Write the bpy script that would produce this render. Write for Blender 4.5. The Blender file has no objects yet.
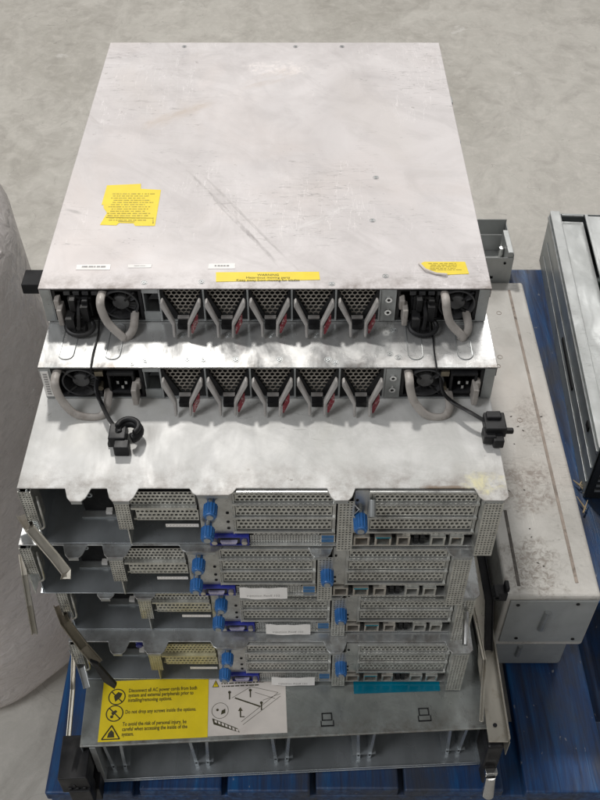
import bpy, bmesh, math, random
from mathutils import Vector, Matrix
random.seed(7)
scene = bpy.context.scene
COL = scene.collection
PI = math.pi
R = math.radians

# ------------------------------------------------------------------ camera model (used to place things at known depths)
CAM_H, F, TH = 1.285, 950.0, R(46.4)
cT, sT = math.cos(TH), math.sin(TH)
def P(px, py, Y=None, z=None):
    """world point seen at photo pixel (px,py), either at depth Y or at height z"""
    r = (py - 400) / F
    if Y is not None:
        zz = -Y * (sT + r * cT) / (cT - r * sT)
    else:
        zz = z - CAM_H
        Y = -zz * (cT - r * sT) / (sT + r * cT)
    D = Y * cT - zz * sT
    return Vector(((px - 300) / F * D, Y, zz + CAM_H))

# ------------------------------------------------------------------ materials
MATS = {}
def nn(nt, t, **kw):
    n = nt.nodes.new(t)
    for k, v in kw.items():
        setattr(n, k, v)
    return n
def ramp(nt, src, stops):
    n = nn(nt, 'ShaderNodeValToRGB')
    el = n.color_ramp.elements
    while len(el) < len(stops): el.new(0.5)
    for e, (p, c) in zip(el, stops):
        e.position = p
        e.color = (c, c, c, 1) if not hasattr(c, '__len__') else (*c, 1)
    nt.links.new(src, n.inputs[0])
    return n.outputs[0]
def noise(nt, vec, scale, detail=4, rough=.55, dist=0):
    n = nn(nt, 'ShaderNodeTexNoise')
    n.inputs['Scale'].default_value = scale; n.inputs['Detail'].default_value = detail
    n.inputs['Roughness'].default_value = rough; n.inputs['Distortion'].default_value = dist
    nt.links.new(vec, n.inputs['Vector'])
    return n.outputs['Fac']
def mapping(nt, vec, scale=(1,1,1), rot=(0,0,0), loc=(0,0,0)):
    n = nn(nt, 'ShaderNodeMapping')
    n.inputs['Scale'].default_value = scale; n.inputs['Rotation'].default_value = rot; n.inputs['Location'].default_value = loc
    nt.links.new(vec, n.inputs['Vector'])
    return n.outputs[0]
def mixc(nt, fac, a, b, mode='MIX'):
    n = nn(nt, 'ShaderNodeMix', data_type='RGBA', blend_type=mode)
    for s, v in ((0, fac), (6, a), (7, b)):
        if hasattr(v, 'is_output'): nt.links.new(v, n.inputs[s])
        elif s == 0: n.inputs[0].default_value = v
        else: n.inputs[s].default_value = (*v, 1)
    return n.outputs[2]
def math_(nt, op, a, b=None):
    n = nn(nt, 'ShaderNodeMath', operation=op)
    for i, v in enumerate((a, b)):
        if v is None: continue
        if hasattr(v, 'is_output'): nt.links.new(v, n.inputs[i])
        else: n.inputs[i].default_value = v
    return n.outputs[0]

def base_mat(name):
    m = bpy.data.materials.new(name); m.use_nodes = True
    nt = m.node_tree
    return m, nt, nt.nodes['Principled BSDF'], nn(nt, 'ShaderNodeTexCoord').outputs['Object']

def M(name, col=None, rough=.5, metal=0., var=.25, scale=60, dirt=None, dirt_amt=0., bump=.0, stretch=(1,1,1), dscale=14):
    """worn solid colour: mottled value, uneven roughness, optional dirt blotches, fine bump"""
    if name in MATS: return MATS[name]
    m, nt, b, vec = base_mat(name)
    v = mapping(nt, vec, stretch)
    f = noise(nt, v, scale, 5)
    lo = tuple(c * (1 - var) for c in col); hi = tuple(min(1, c * (1 + var)) for c in col)
    c = ramp(nt, f, [(.3, lo), (.7, hi)])
    if dirt:
        d = ramp(nt, noise(nt, vec, dscale, 8, .7, .4), [(.52, 0.), (.68, 1.)])
        c = mixc(nt, math_(nt, 'MULTIPLY', d, dirt_amt), c, dirt)
    nt.links.new(c, b.inputs['Base Color'])
    r = ramp(nt, noise(nt, v, scale * .6, 4), [(.3, max(.05, rough - .12)), (.7, min(1, rough + .12))])
    nt.links.new(r, b.inputs['Roughness'])
    b.inputs['Metallic'].default_value = metal
    if bump:
        bp = nn(nt, 'ShaderNodeBump'); bp.inputs['Strength'].default_value = bump; bp.inputs['Distance'].default_value = .001
        nt.links.new(noise(nt, v, scale * 3, 3), bp.inputs['Height']); nt.links.new(bp.outputs[0], b.inputs['Normal'])
    if 'black' in name: b.inputs['Specular IOR Level'].default_value = .25
    MATS[name] = m
    return m

def lid_mat(name, col, dark, metal, rough, smear=(3, 1.2, 1), smear_rot=.5, amt=.6, speck=.5, grime=(.12,.09,.07), edge=None, warm=None):
    """big sheet-metal faces: broad smears, wiped streaks, hairline scratches, specks, grime at the front edge"""
    m, nt, b, vec = base_mat(name)
    s1 = ramp(nt, noise(nt, mapping(nt, vec, smear, (0,0,smear_rot)), 5, 7, .62, .9), [(.36, 0.), (.66, 1.)])
    s2 = ramp(nt, noise(nt, mapping(nt, mapping(nt, vec, (1,1,1), (0,0,.75)), (1,2.2,1)), 8, 8, .7, 1.3), [(.48, 0.), (.62, 1.)])
    c = mixc(nt, math_(nt, 'MULTIPLY', s1, amt), col, dark)
    c = mixc(nt, math_(nt, 'MULTIPLY', s2, amt * .45), c, tuple(x * .8 for x in dark))
    if warm:
        w = ramp(nt, noise(nt, vec, 4.5, 6, .6, .5), [(.5, 0.), (.7, 1.)])
        c = mixc(nt, math_(nt, 'MULTIPLY', w, .6), c, warm)
    # hairline scratches: thin iso-bands of stretched noise
    for k, (sc, rot) in enumerate((((1.5, 14, 1), .72), ((12, 1.2, 1), .35), ((1, 9, 1), -.25))):
        n = noise(nt, mapping(nt, vec, sc, (0,0,rot), (k*3.1, k, 0)), 9, 3, .5, .2)
        band = math_(nt, 'LESS_THAN', math_(nt, 'ABSOLUTE', math_(nt, 'SUBTRACT', n, .5)), .0045)
        gate = ramp(nt, noise(nt, vec, 6 + k, 2), [(.52, 0.), (.6, 1.)])
        c = mixc(nt, math_(nt, 'MULTIPLY', math_(nt, 'MULTIPLY', band, gate), .45), c, tuple(x*.55 for x in dark) if k != 1 else tuple(min(1, x*1.25) for x in col))
    g1 = ramp(nt, noise(nt, mapping(nt, vec, (1,1,1), (0,0,.3), (5,2,0)), 24, 9, .78, .7), [(.40, 0.), (.70, 1.)])
    g0 = ramp(nt, noise(nt, mapping(nt, vec, (1,1,1), (0,0,0), (9,7,0)), 3.2, 4, .6, .6), [(.40, .15), (.65, 1.)])
    c = mixc(nt, math_(nt, 'MULTIPLY', math_(nt, 'MULTIPLY', g1, g0), amt * .75), c, tuple(x * .78 for x in dark))
    # specks and small blotches
    sp = ramp(nt, noise(nt, vec, 95, 3, .6), [(.68, 0.), (.74, 1.)])
    gate = ramp(nt, noise(nt, vec, 7, 5, .6), [(.45, 0.), (.62, 1.)])
    c = mixc(nt, math_(nt, 'MULTIPLY', math_(nt, 'MULTIPLY', sp, gate), speck), c, grime)
    if edge:     # grime gathered along the front lip (object y near 0)
        sx = nn(nt, 'ShaderNodeSeparateXYZ'); nt.links.new(vec, sx.inputs[0])
        e = ramp(nt, sx.outputs['Y'], [(0., 1.), (edge, 0.)])
        e2 = ramp(nt, noise(nt, vec, 38, 7, .75), [(.42, 0.), (.66, 1.)])
        c = mixc(nt, math_(nt, 'MULTIPLY', math_(nt, 'MULTIPLY', e, e2), .75), c, grime)
    MATS[name] = m
    nt.links.new(c, b.inputs['Base Color'])
    rr = ramp(nt, noise(nt, mapping(nt, vec, smear, (0,0,smear_rot+.4)), 11, 6, .6, .6), [(.3, max(.09, rough-.13)), (.7, rough+.15)])
    nt.links.new(rr, b.inputs['Roughness'])
    b.inputs['Metallic'].default_value = metal
    bp = nn(nt, 'ShaderNodeBump'); bp.inputs['Strength'].default_value = .05; bp.inputs['Distance'].default_value = .002
    nt.links.new(noise(nt, vec, 16, 6), bp.inputs['Height']); nt.links.new(bp.outputs[0], b.inputs['Normal'])
    return m, nt, b, vec, c
def scuff(nt, vec, b, c, p0, p1, width, col, amt=.6, fine=60):
    """a long rubbed mark between two points of the sheet, broken up along its length"""
    p0, p1 = Vector(p0[:2]), Vector(p1[:2]); mid = (p0+p1)/2; d = p1-p0; a = math.atan2(d.y, d.x); L = d.length/2
    v = mapping(nt, vec, (1,1,1), (0,0,0), (-mid.x, -mid.y, 0)); v = mapping(nt, v, (1,1,1), (0,0,-a)); v = mapping(nt, v, (1/L, 1/width, 0))
    ln = nn(nt, 'ShaderNodeVectorMath', operation='LENGTH'); nt.links.new(v, ln.inputs[0])
    e = math_(nt, 'ADD', ln.outputs['Value'], math_(nt, 'MULTIPLY', math_(nt, 'SUBTRACT', noise(nt, vec, 25, 5, .6), .5), 1.2))
    f = math_(nt, 'MULTIPLY', ramp(nt, e, [(.5, 1.), (1., 0.)]), ramp(nt, noise(nt, mapping(nt, mapping(nt, vec, (1,1,1), (0,0,-a)), (.25,1,1)), fine, 6, .7, .5), [(.40, 0.), (.62, 1.)]))
    c2 = mixc(nt, math_(nt, 'MULTIPLY', f, amt), c, col)
    nt.links.new(c2, b.inputs['Base Color'])
    return c2
def blotch(nt, vec, b, c, centre, size, col, amt=.8, sc=30, fine=0):
    """a stain with a ragged outline round a point of the sheet"""
    d = nn(nt, 'ShaderNodeVectorMath', operation='LENGTH')
    v = mapping(nt, vec, (1/size[0], 1/size[1], 0), (0,0,0), (-centre[0]/size[0], -centre[1]/size[1], 0))
    nt.links.new(v, d.inputs[0])
    n = noise(nt, vec, sc, 6, .65)
    s = math_(nt, 'ADD', d.outputs['Value'], math_(nt, 'MULTIPLY', math_(nt, 'SUBTRACT', n, .5), 2.0))
    f = math_(nt, 'MULTIPLY', ramp(nt, s, [(.55, 1.), (.95, 0.)]), amt)
    if fine: f = math_(nt, 'MULTIPLY', f, ramp(nt, noise(nt, vec, fine, 6, .75, .8), [(.42, 0.), (.60, 1.)]))
    c2 = mixc(nt, f, c, col)
    nt.links.new(c2, b.inputs['Base Color'])
    return c2

m_, nt_, b_, v_, c_ = lid_mat('lid_top', (.61,.578,.572), (.40,.37,.36), .10, .46, smear=(1.2,1.0,1), amt=.50, speck=.4, warm=(.56,.50,.47), edge=.03)
c_ = blotch(nt_, v_, b_, c_, (.01, .44), (.05, .022), (.74,.69,.67), .7, 60, 90)
def lp0(px, py):
    q = P(px, py, z=.6932); return (q.x + .034, q.y - .7135)
for a, b, w_, cl, am, fi in (((135,132),(222,98),.014,(.44,.37,.31),.65,60),((182,165),(300,287),.0035,(.22,.20,.195),.8,90),((196,168),(312,284),.0022,(.30,.28,.27),.7,120),
        ((205,185),(262,232),.012,(.38,.35,.34),.5,40),((235,90),(305,66),.016,(.50,.43,.38),.5,80),((86,112),(104,132),.004,(.36,.33,.31),.6,60),((62,208),(84,214),.004,(.33,.31,.30),.7,90),
        ((300,150),(420,215),.020,(.44,.41,.40),.35,30),((120,240),(250,262),.030,(.46,.43,.42),.35,30),((290,232),(350,205),.006,(.72,.70,.69),.5,90),((225,270),(330,255),.02,(.42,.39,.38),.35,60),
        ((110,60),(200,150),.05,(.52,.47,.43),.35,12),((330,60),(430,200),.05,(.50,.46,.43),.3,12)):
    c_ = scuff(nt_, v_, b_, c_, lp0(*a), lp0(*b), w_, cl, am, fi)
m_, nt_, b_, v_, c_ = lid_mat('lid_galvanised', (.57,.57,.56), (.36,.365,.36), .62, .23, amt=.7, speck=.5, edge=.02)
c_ = blotch(nt_, v_, b_, c_, (0, .012), (.26, .012), (.62,.61,.59), .5, 60, 90)
m_, nt_, b_, v_, c_ = lid_mat('lid_dusty', (.56,.555,.54), (.38,.38,.36), .04, .48, amt=.7, speck=.8, edge=.035, warm=(.47,.45,.39))
c_ = blotch(nt_, v_, b_, c_, (.203, .006), (.026, .015), (.58,.54,.31), .8, 45, 40)
c_ = blotch(nt_, v_, b_, c_, (.165, .0), (.03, .004), (.15,.10,.06), .8, 60)
lid_mat('lid_grey', (.52,.54,.54), (.28,.29,.295), .65, .30, amt=.7, speck=.5, edge=.015)
lid_mat('chassis_lid', (.38,.40,.385), (.21,.225,.215), .6, .33, amt=.7, speck=.8, edge=.03)
m_, nt_, b_, v_, c_ = lid_mat('box_white', (.56,.545,.51), (.43,.41,.375), .05, .5, amt=.6, speck=.75, grime=(.13,.11,.09), warm=(.58,.53,.48))
c_ = blotch(nt_, v_, b_, c_, (-.02, .04), (.05, .05), (.20,.17,.14), .8, 40, 150)
c_ = blotch(nt_, v_, b_, c_, (-.01, .16), (.05, .06), (.22,.18,.15), .75, 40, 110)
c_ = blotch(nt_, v_, b_, c_, (.02, .28), (.03, .05), (.25,.21,.18), .6, 50, 180)
lid_mat('unit_grey', (.46,.475,.47), (.36,.37,.36), .35, .45, amt=.5, speck=.4)

M('steel', (.36,.375,.375), .38, .6, .15, 50, (.18,.17,.15), .35)
M('steel_inner', (.43,.46,.48), .28, .75, .22, 22, (.38,.39,.39), .35, stretch=(1,.4,1), dscale=30)
M('steel_face', (.50,.505,.49), .30, .75, .18, 80, (.17,.15,.12), .35)
M('mesh_grey', (.52,.52,.485), .34, .7, .2, 120, (.2,.17,.13), .4)
M('mesh_yellow', (.47,.44,.29), .45, .35, .15, 120, (.2,.17,.13), .4)
M('grille', (.40,.365,.32), .35, .3, .3, 200)
M('black', (.012,.012,.013), .45, 0, .4, 70, (.07,.066,.06), .35)
M('black_matte', (.012,.012,.013), .75, 0, .3, 40, (.05,.05,.048), .5)
M('fan_black', (.045,.045,.047), .4, 0, .2, 60, (.1,.1,.095), .4)
M('handle_grey', (.33,.305,.28), .45, 0, .12, 80, (.16,.13,.11), .55, bump=.1, dscale=50)
M('lever_grey', (.33,.315,.30), .42, .1, .15, 80, (.16,.13,.11), .5, dscale=60)
M('red', (.12,.012,.018), .45, 0, .4, 200, (.4,.35,.33), .8, dscale=260)
M('yellow', (.78,.60,.015), .45, 0, .05, 60, (.55,.42,.05), .25)
M('ink', (.05,.045,.02), .6, 0, .3, 300)
M('ink_soft', (.38,.30,.03), .6, 0, .3, 300)
M('ink_grey', (.30,.29,.28), .6, 0, .3, 300)
M('white_label', (.78,.76,.73), .5, 0, .05, 60, (.5,.46,.42), .3)
M('cream_label', (.66,.61,.56), .45, 0, .06, 40, (.42,.36,.32), .4)
M('red_ink', (.5,.06,.05), .6, 0, .2, 100)
M('blue', (.025,.12,.33), .35, 0, .2, 90, (.02,.05,.12), .4)
M('vga_blue', (.025,.035,.27), .35, 0, .2, 120, (.2,.2,.3), .3)
M('vga_pin', (.50,.48,.66), .3, .3, .2, 200)
M('usb_blue', (.04,.15,.33), .4, 0, .2, 90)
M('teal', (.0,.22,.30), .3, 0, .2, 60)
M('teal_film', (.0,.13,.20), .25, 0, .2, 30, (.30,.33,.33), .5)
M('chrome', (.68,.68,.67), .18, 1., .1, 100)
M('rail_steel', (.42,.395,.34), .34, .8, .15, 40, (.22,.18,.12), .5, stretch=(1,.2,1), dscale=30)
M('bronze', (.20,.175,.13), .32, .8, .2, 40)
M('copper', (.55,.33,.14), .4, .6, .3, 100)
M('port_metal', (.50,.47,.42), .35, .7, .2, 150)
M('grey_plastic', (.27,.285,.29), .5, 0, .1, 40, (.40,.39,.37), .3)
M('box_front', (.36,.375,.37), .45, .2, .1, 30, (.22,.21,.2), .4)
M('unit_side', (.27,.295,.295), .38, .4, .2, 12, (.06,.06,.06), .5, stretch=(1,.3,3))
M('unit_dark', (.02,.022,.024), .5, .2, .3, 40)
M('splinter', (.42,.33,.20), .7, 0, .2, 60)
M('groove_rust', (.30,.25,.21), .6, .1, .25, 60, (.08,.065,.05), .8, dscale=40)
M('groove_dark', (.07,.06,.05), .6, .1, .25, 60, (.30,.27,.23), .6, dscale=50)
M('tape_beige', (.45,.42,.36), .4, 0, .15, 30)

def mat_pallet():
    m, nt, b, vec = base_mat('pallet_blue')
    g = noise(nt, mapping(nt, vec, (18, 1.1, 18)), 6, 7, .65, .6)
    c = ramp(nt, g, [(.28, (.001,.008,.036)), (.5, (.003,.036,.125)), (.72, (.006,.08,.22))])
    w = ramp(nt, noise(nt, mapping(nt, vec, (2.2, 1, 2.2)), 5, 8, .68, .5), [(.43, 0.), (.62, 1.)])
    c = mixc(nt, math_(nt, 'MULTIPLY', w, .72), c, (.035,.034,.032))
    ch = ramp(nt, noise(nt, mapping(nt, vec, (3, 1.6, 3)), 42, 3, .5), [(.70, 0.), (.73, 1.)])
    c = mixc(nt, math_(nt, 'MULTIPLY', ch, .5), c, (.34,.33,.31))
    nt.links.new(c, b.inputs['Base Color'])
    nt.links.new(ramp(nt, g, [(.3,.62),(.7,.4)]), b.inputs['Roughness'])
    bp = nn(nt, 'ShaderNodeBump'); bp.inputs['Strength'].default_value = .5; bp.inputs['Distance'].default_value = .002
    nt.links.new(g, bp.inputs['Height']); nt.links.new(bp.outputs[0], b.inputs['Normal'])
    MATS['pallet_blue'] = m
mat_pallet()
def mat_floor():
    m, nt, b, vec = base_mat('concrete')
    a = noise(nt, mapping(nt, vec, (1.4, 1, 1), (0,0,.25)), 2.4, 9, .62, .7)
    c = ramp(nt, a, [(.3, (.355,.337,.298)), (.5, (.405,.386,.347)), (.7, (.455,.436,.396))])
    s = ramp(nt, noise(nt, mapping(nt, vec, (1.5, 1, 1), (0,0,-.4)), 9, 9, .72, 1.1), [(.45, 0.), (.7, 1.)])
    c = mixc(nt, math_(nt, 'MULTIPLY', s, .6), c, (.25,.232,.205))
    s = ramp(nt, noise(nt, vec, 30, 8, .75, .6), [(.48, 0.), (.7, 1.)])
    c = mixc(nt, math_(nt, 'MULTIPLY', s, .45), c, (.55,.52,.475))
    fl = ramp(nt, noise(nt, vec, 130, 2, .5), [(.74, 0.), (.77, 1.)])
    c = mixc(nt, math_(nt, 'MULTIPLY', fl, .5), c, (.6,.58,.54))
    wp = ramp(nt, noise(nt, vec, 5.2, 6, .6, .4), [(.665, 0.), (.685, 1.)])
    c = mixc(nt, math_(nt, 'MULTIPLY', wp, .55), c, (.56,.54,.51))
    n = noise(nt, mapping(nt, vec, (1.5, 4, 1), (0,0,.9)), 2.4, 3, .5, .3)
    band = math_(nt, 'LESS_THAN', math_(nt, 'ABSOLUTE', math_(nt, 'SUBTRACT', n, .5)), .0012)
    c = mixc(nt, math_(nt, 'MULTIPLY', band, .4), c, (.16,.15,.13))
    nt.links.new(c, b.inputs['Base Color'])
    nt.links.new(ramp(nt, a, [(.3, .34), (.7, .55)]), b.inputs['Roughness'])
    bp = nn(nt, 'ShaderNodeBump'); bp.inputs['Strength'].default_value = .18; bp.inputs['Distance'].default_value = .004
    nt.links.new(noise(nt, vec, 40, 8, .7), bp.inputs['Height']); nt.links.new(bp.outputs[0], b.inputs['Normal'])
    MATS['concrete'] = m
mat_floor()
def mat_film():
    m, nt, b, vec = base_mat('stretch_film')
    a = noise(nt, mapping(nt, vec, (1,1,1)), 4.5, 6, .6, .8)
    c = ramp(nt, a, [(.3, (.78,.74,.72)), (.7, (.93,.89,.87))])
    # shade and reflections painted into the upper part's colour, plus painted glints
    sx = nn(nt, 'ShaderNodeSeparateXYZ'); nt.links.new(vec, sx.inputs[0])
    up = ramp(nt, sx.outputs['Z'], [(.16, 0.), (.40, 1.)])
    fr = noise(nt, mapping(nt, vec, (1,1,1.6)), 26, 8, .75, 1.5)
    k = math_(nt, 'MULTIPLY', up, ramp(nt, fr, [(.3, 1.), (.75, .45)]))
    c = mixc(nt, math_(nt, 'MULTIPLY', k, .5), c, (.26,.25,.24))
    g = ramp(nt, noise(nt, mapping(nt, vec, (1,1,.6)), 75, 4, .6, 1.), [(.64, 0.), (.72, 1.)])
    c = mixc(nt, math_(nt, 'MULTIPLY', g, .35), c, (.72,.70,.69))
    nt.links.new(c, b.inputs['Base Color'])
    b.inputs['Roughness'].default_value = .3
    b.inputs['Coat Weight'].default_value = .9; b.inputs['Coat Roughness'].default_value = .12
    h1 = noise(nt, mapping(nt, vec, (1,1,1.6)), 48, 3, .5, .5)
    h2 = noise(nt, mapping(nt, vec, (1,1,.5), (0,.6,0)), 9, 2, .4, .2)
    bp = nn(nt, 'ShaderNodeBump'); bp.inputs['Strength'].default_value = .7; bp.inputs['Distance'].default_value = .009
    nt.links.new(math_(nt, 'ADD', h1, math_(nt, 'MULTIPLY', h2, .8)), bp.inputs['Height']); nt.links.new(bp.outputs[0], b.inputs['Normal'])
    nt.links.new(bp.outputs[0], b.inputs['Coat Normal'])
    tr = nn(nt, 'ShaderNodeBsdfTranslucent'); nt.links.new(c, tr.inputs[0]); nt.links.new(bp.outputs[0], tr.inputs['Normal'])
    mx = nn(nt, 'ShaderNodeMixShader'); mx.inputs[0].default_value = .48
    nt.links.new(b.outputs[0], mx.inputs[1]); nt.links.new(tr.outputs[0], mx.inputs[2])
    nt.links.new(mx.outputs[0], nt.nodes['Material Output'].inputs['Surface'])
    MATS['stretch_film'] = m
mat_film()

# ------------------------------------------------------------------ mesh helpers
class MB:
    def __init__(s): s.v = []; s.f = []
    def add(s, vs, fs):
        o = len(s.v); s.v += [tuple(v) for v in vs]; s.f += [tuple(i + o for i in f) for f in fs]; return s
    def box(s, x0, x1, y0, y1, z0, z1):
        return s.add([(x0,y0,z0),(x1,y0,z0),(x1,y1,z0),(x0,y1,z0),(x0,y0,z1),(x1,y0,z1),(x1,y1,z1),(x0,y1,z1)],
              [(3,2,1,0),(4,5,6,7),(0,1,5,4),(1,2,6,5),(2,3,7,6),(3,0,4,7)])
    def prism(s, poly, a0, a1, axis='y', shift=None):
        """poly: 2D points. axis y: poly in xz; axis z: poly in xy; axis x: poly in yz. shift(p)-> extra along axis"""
        n = len(poly); vs = []
        for a in (a0, a1):
            for p in poly:
                d = a + (shift(p) if shift else 0)
                vs.append({'y': (p[0], d, p[1]), 'z': (p[0], p[1], d), 'x': (d, p[0], p[1])}[axis])
        fs = [tuple(range(n))[::-1], tuple(range(n, 2*n))] + [(i, (i+1) % n, n + (i+1) % n, n + i) for i in range(n)]
        return s.add(vs, fs)
    def cyl(s, p0, p1, r0, r1=None, n=16, caps=True):
        if r1 is None: r1 = r0
        p0, p1 = Vector(p0), Vector(p1); d = (p1 - p0).normalized()
        u = d.orthogonal().normalized(); w = d.cross(u)
        vs = []
        for p, r in ((p0, r0), (p1, r1)):
            for i in range(n):
                a = 2*PI*i/n; vs.append(p + (u*math.cos(a) + w*math.sin(a))*r)
        fs = [(i, (i+1) % n, n + (i+1) % n, n + i) for i in range(n)]
        if caps: fs += [tuple(range(n))[::-1], tuple(range(n, 2*n))]
        return s.add(vs, fs)
    def tube(s, pts, r, n=8, closed=False, flat=1.0, up=None):
        pts = [Vector(p) for p in pts]; m = len(pts); vs = []
        pu = None
        for i, p in enumerate(pts):
            a = pts[(i-1) % m] if (closed or i) else p
            b = pts[(i+1) % m] if (closed or i < m-1) else p
            d = (b - a).normalized()
            if up is not None:
                w = d.cross(Vector(up)).normalized(); u = w.cross(d)
            else:
                u = d.orthogonal().normalized() if pu is None else (pu - d*pu.dot(d)).normalized()
                w = d.cross(u)
            pu = u
            rr = r(i/(m-1)) if callable(r) else r
            for k in range(n):
                t = 2*PI*k/n; vs.append(p + (u*math.cos(t)*flat + w*math.sin(t))*rr)
        fs = []
        for i in range(m if closed else m-1):
            j = (i+1) % m
            for k in range(n): fs.append((i*n+k, i*n+(k+1) % n, j*n+(k+1) % n, j*n+k))
        if not closed: fs += [tuple(range(n))[::-1], tuple((m-1)*n + k for k in range(n))]
        return s.add(vs, fs)
    def ring(s, c, r0, r1, y0, y1, n=24, axis='y'):
        vs = []
        for y in (y0, y1):
            for r in (r0, r1):
                for i in range(n):
                    a = 2*PI*i/n
                    if axis == 'y': vs.append((c[0]+r*math.cos(a), y, c[1]+r*math.sin(a)))
                    else: vs.append((c[0]+r*math.cos(a), c[1]+r*math.sin(a), y))
        fs = []
        for i in range(n):
            j = (i+1) % n
            fs += [(i, n+i, n+j, j), (2*n+j, 3*n+j, 3*n+i, 2*n+i), (j, 2*n+j, 2*n+i, i), (n+i, 3*n+i, 3*n+j, n+j)]
        return s.add(vs, fs)
    def perf(s, x0, x1, z0, z1, y, px, pz, r, th=.0008, stagger=True):
        """sheet in the xz plane, really pierced by rows of round (8-sided) holes; th = thickness"""
        nx = max(1, round((x1-x0)/px)); nz = max(1, round((z1-z0)/pz)); px = (x1-x0)/nx; pz = (z1-z0)/nz
        for j in range(nz):
            zc = z0 + (j+.5)*pz
            off = .5 if (stagger and j % 2) else 0
            cells = [(x0 + (i+off)*px, x0 + (i+1+off)*px) for i in range(nx - (1 if off else 0))]
            if off:
                s.add([(x0,y,zc-pz/2),(x0+px/2,y,zc-pz/2),(x0+px/2,y,zc+pz/2),(x0,y,zc+pz/2)], [(0,1,2,3)])
                s.add([(x1-px/2,y,zc-pz/2),(x1,y,zc-pz/2),(x1,y,zc+pz/2),(x1-px/2,y,zc+pz/2)], [(0,1,2,3)])
            for a, b in cells:
                xc = (a+b)/2; hx = px/2; hz = pz/2
                out = [(hx,0),(hx,hz),(0,hz),(-hx,hz),(-hx,0),(-hx,-hz),(0,-hz),(hx,-hz)]
                vs = [(xc+p, y, zc+q) for p, q in out]
                vs += [(xc+r*math.cos(k*PI/4), y, zc+r*math.sin(k*PI/4)) for k in range(8)]
                vs += [(xc+r*math.cos(k*PI/4), y+th, zc+r*math.sin(k*PI/4)) for k in range(8)]
                s.add(vs, [(k, (k+1) % 8, 8+(k+1) % 8, 8+k) for k in range(8)] + [(8+k, 8+(k+1) % 8, 16+(k+1) % 8, 16+k) for k in range(8)])
        return s
    def hexmesh(s, x0, x1, z0, z1, y, R_, k=.78, th=.001):
        dx = R_*math.sqrt(3); dz = R_*1.5; j = 0; z = z0
        while z < z1:
            x = x0 + (dx/2 if j % 2 else 0)
            while x < x1:
                vs = []
                for rr, yy in ((R_, y), (R_*k, y), (R_*k, y+th)):
                    vs += [(x+rr*math.sin(q*PI/3), yy, z+rr*math.cos(q*PI/3)) for q in range(6)]
                s.add(vs, [(q, (q+1) % 6, 6+(q+1) % 6, 6+q) for q in range(6)] + [(6+q, 6+(q+1) % 6, 12+(q+1) % 6, 12+q) for q in range(6)])
                x += dx
            z += dz; j += 1
        return s
    def build(s, name, mat, parent=None, bevel=0, smooth=False, loc=None, seg=2):
        me = bpy.data.meshes.new(name); me.from_pydata(s.v, [], s.f)
        me.materials.append(MATS[mat] if isinstance(mat, str) else mat)
        bm = bmesh.new(); bm.from_mesh(me); bmesh.ops.recalc_face_normals(bm, faces=bm.faces); bm.to_mesh(me); bm.free()
        if smooth:
            for p in me.polygons: p.use_smooth = True
        o = bpy.data.objects.new(name, me); COL.objects.link(o)
        if parent: o.parent = parent
        if loc: o.location = loc
        if bevel:
            b = o.modifiers.new('bevel', 'BEVEL'); b.width = bevel; b.segments = seg; b.limit_method = 'ANGLE'; b.angle_limit = R(35)
        if smooth:
            me.set_sharp_from_angle(angle=R(40))
        return o

def tag(o, label=None, cat=None, group=None, kind=None):
    if label: o['label'] = label
    if cat: o['category'] = cat
    if group: o['group'] = group
    if kind: o['kind'] = kind
    return o
def empty(name, loc, rz=0):
    o = bpy.data.objects.new(name, None); COL.objects.link(o); o.location = loc; o.rotation_euler = (0,0,rz); o.empty_display_size = .05
    return o
def copy_tree(o, parent=None):
    c = o.copy(); COL.objects.link(c)
    if parent: c.parent = parent
    for ch in [x for x in bpy.data.objects if x.parent == o]: copy_tree(ch, c)
    return c
def smooth_path(pts, n=6):
    """Catmull-Rom through pts"""
    pts = [Vector(p) for p in pts]; q = [pts[0]*2-pts[1]] + pts + [pts[-1]*2-pts[-2]]; out = []
    for i in range(1, len(q)-2):
        for k in range(n):
            t = k/n; a, b, c, d = q[i-1:i+3]
            out.append(.5*((2*b) + (c-a)*t + (2*a-5*b+4*c-d)*t*t + (-a+3*b-3*c+d)*t**3))
    return out + [pts[-1]]
def text(body, size, loc, mat, parent, name='lettering', align='LEFT', rot=(0,0,0), bold=0, spacing=1.0, tall=1.0):
    cu = bpy.data.curves.new(name, 'FONT'); cu.body = body; cu.size = size; cu.align_x = align; cu.offset = bold; cu.space_line = spacing
    cu.resolution_u = 2
    t = bpy.data.objects.new('tmp_text', cu); COL.objects.link(t)
    bpy.context.view_layer.update()
    me = bpy.data.meshes.new_from_object(t.evaluated_get(bpy.context.evaluated_depsgraph_get()))
    bpy.data.objects.remove(t); me.materials.clear(); me.materials.append(MATS[mat]); me.name = name
    o = bpy.data.objects.new(name, me); COL.objects.link(o); o.parent = parent; o.location = loc; o.rotation_euler = rot; o.scale = (1, tall, 1)
    return o
def scribble(mb, x0, x1, y0, y1, rows, z, fill=.8, h=.45):
    """tiny unreadable print: word-length dashes in rows, lying on a sheet"""
    dy = (y1-y0)/rows
    for r in range(rows):
        y = y1 - (r+.5)*dy; x = x0 + random.random()*.1*(x1-x0); end = x1 - random.random()*(1-fill)*2*(x1-x0)
        while x < end:
            w = min(random.uniform(.0012, .006), end-x)
            mb.add([(x,y-dy*h/2,z),(x+w,y-dy*h/2,z),(x+w,y+dy*h/2,z),(x,y+dy*h/2,z)], [(0,1,2,3)])
            x += w + random.uniform(.0006, .0016)

# ------------------------------------------------------------------ setting
fl = MB(); NX = 8
fl.add([(-8,-4,0),(8,-4,0),(8,14,0),(-8,14,0)], [(0,1,2,3)])
tag(fl.build('floor', 'concrete'), 'grey scuffed concrete floor', None, kind='structure')

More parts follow.
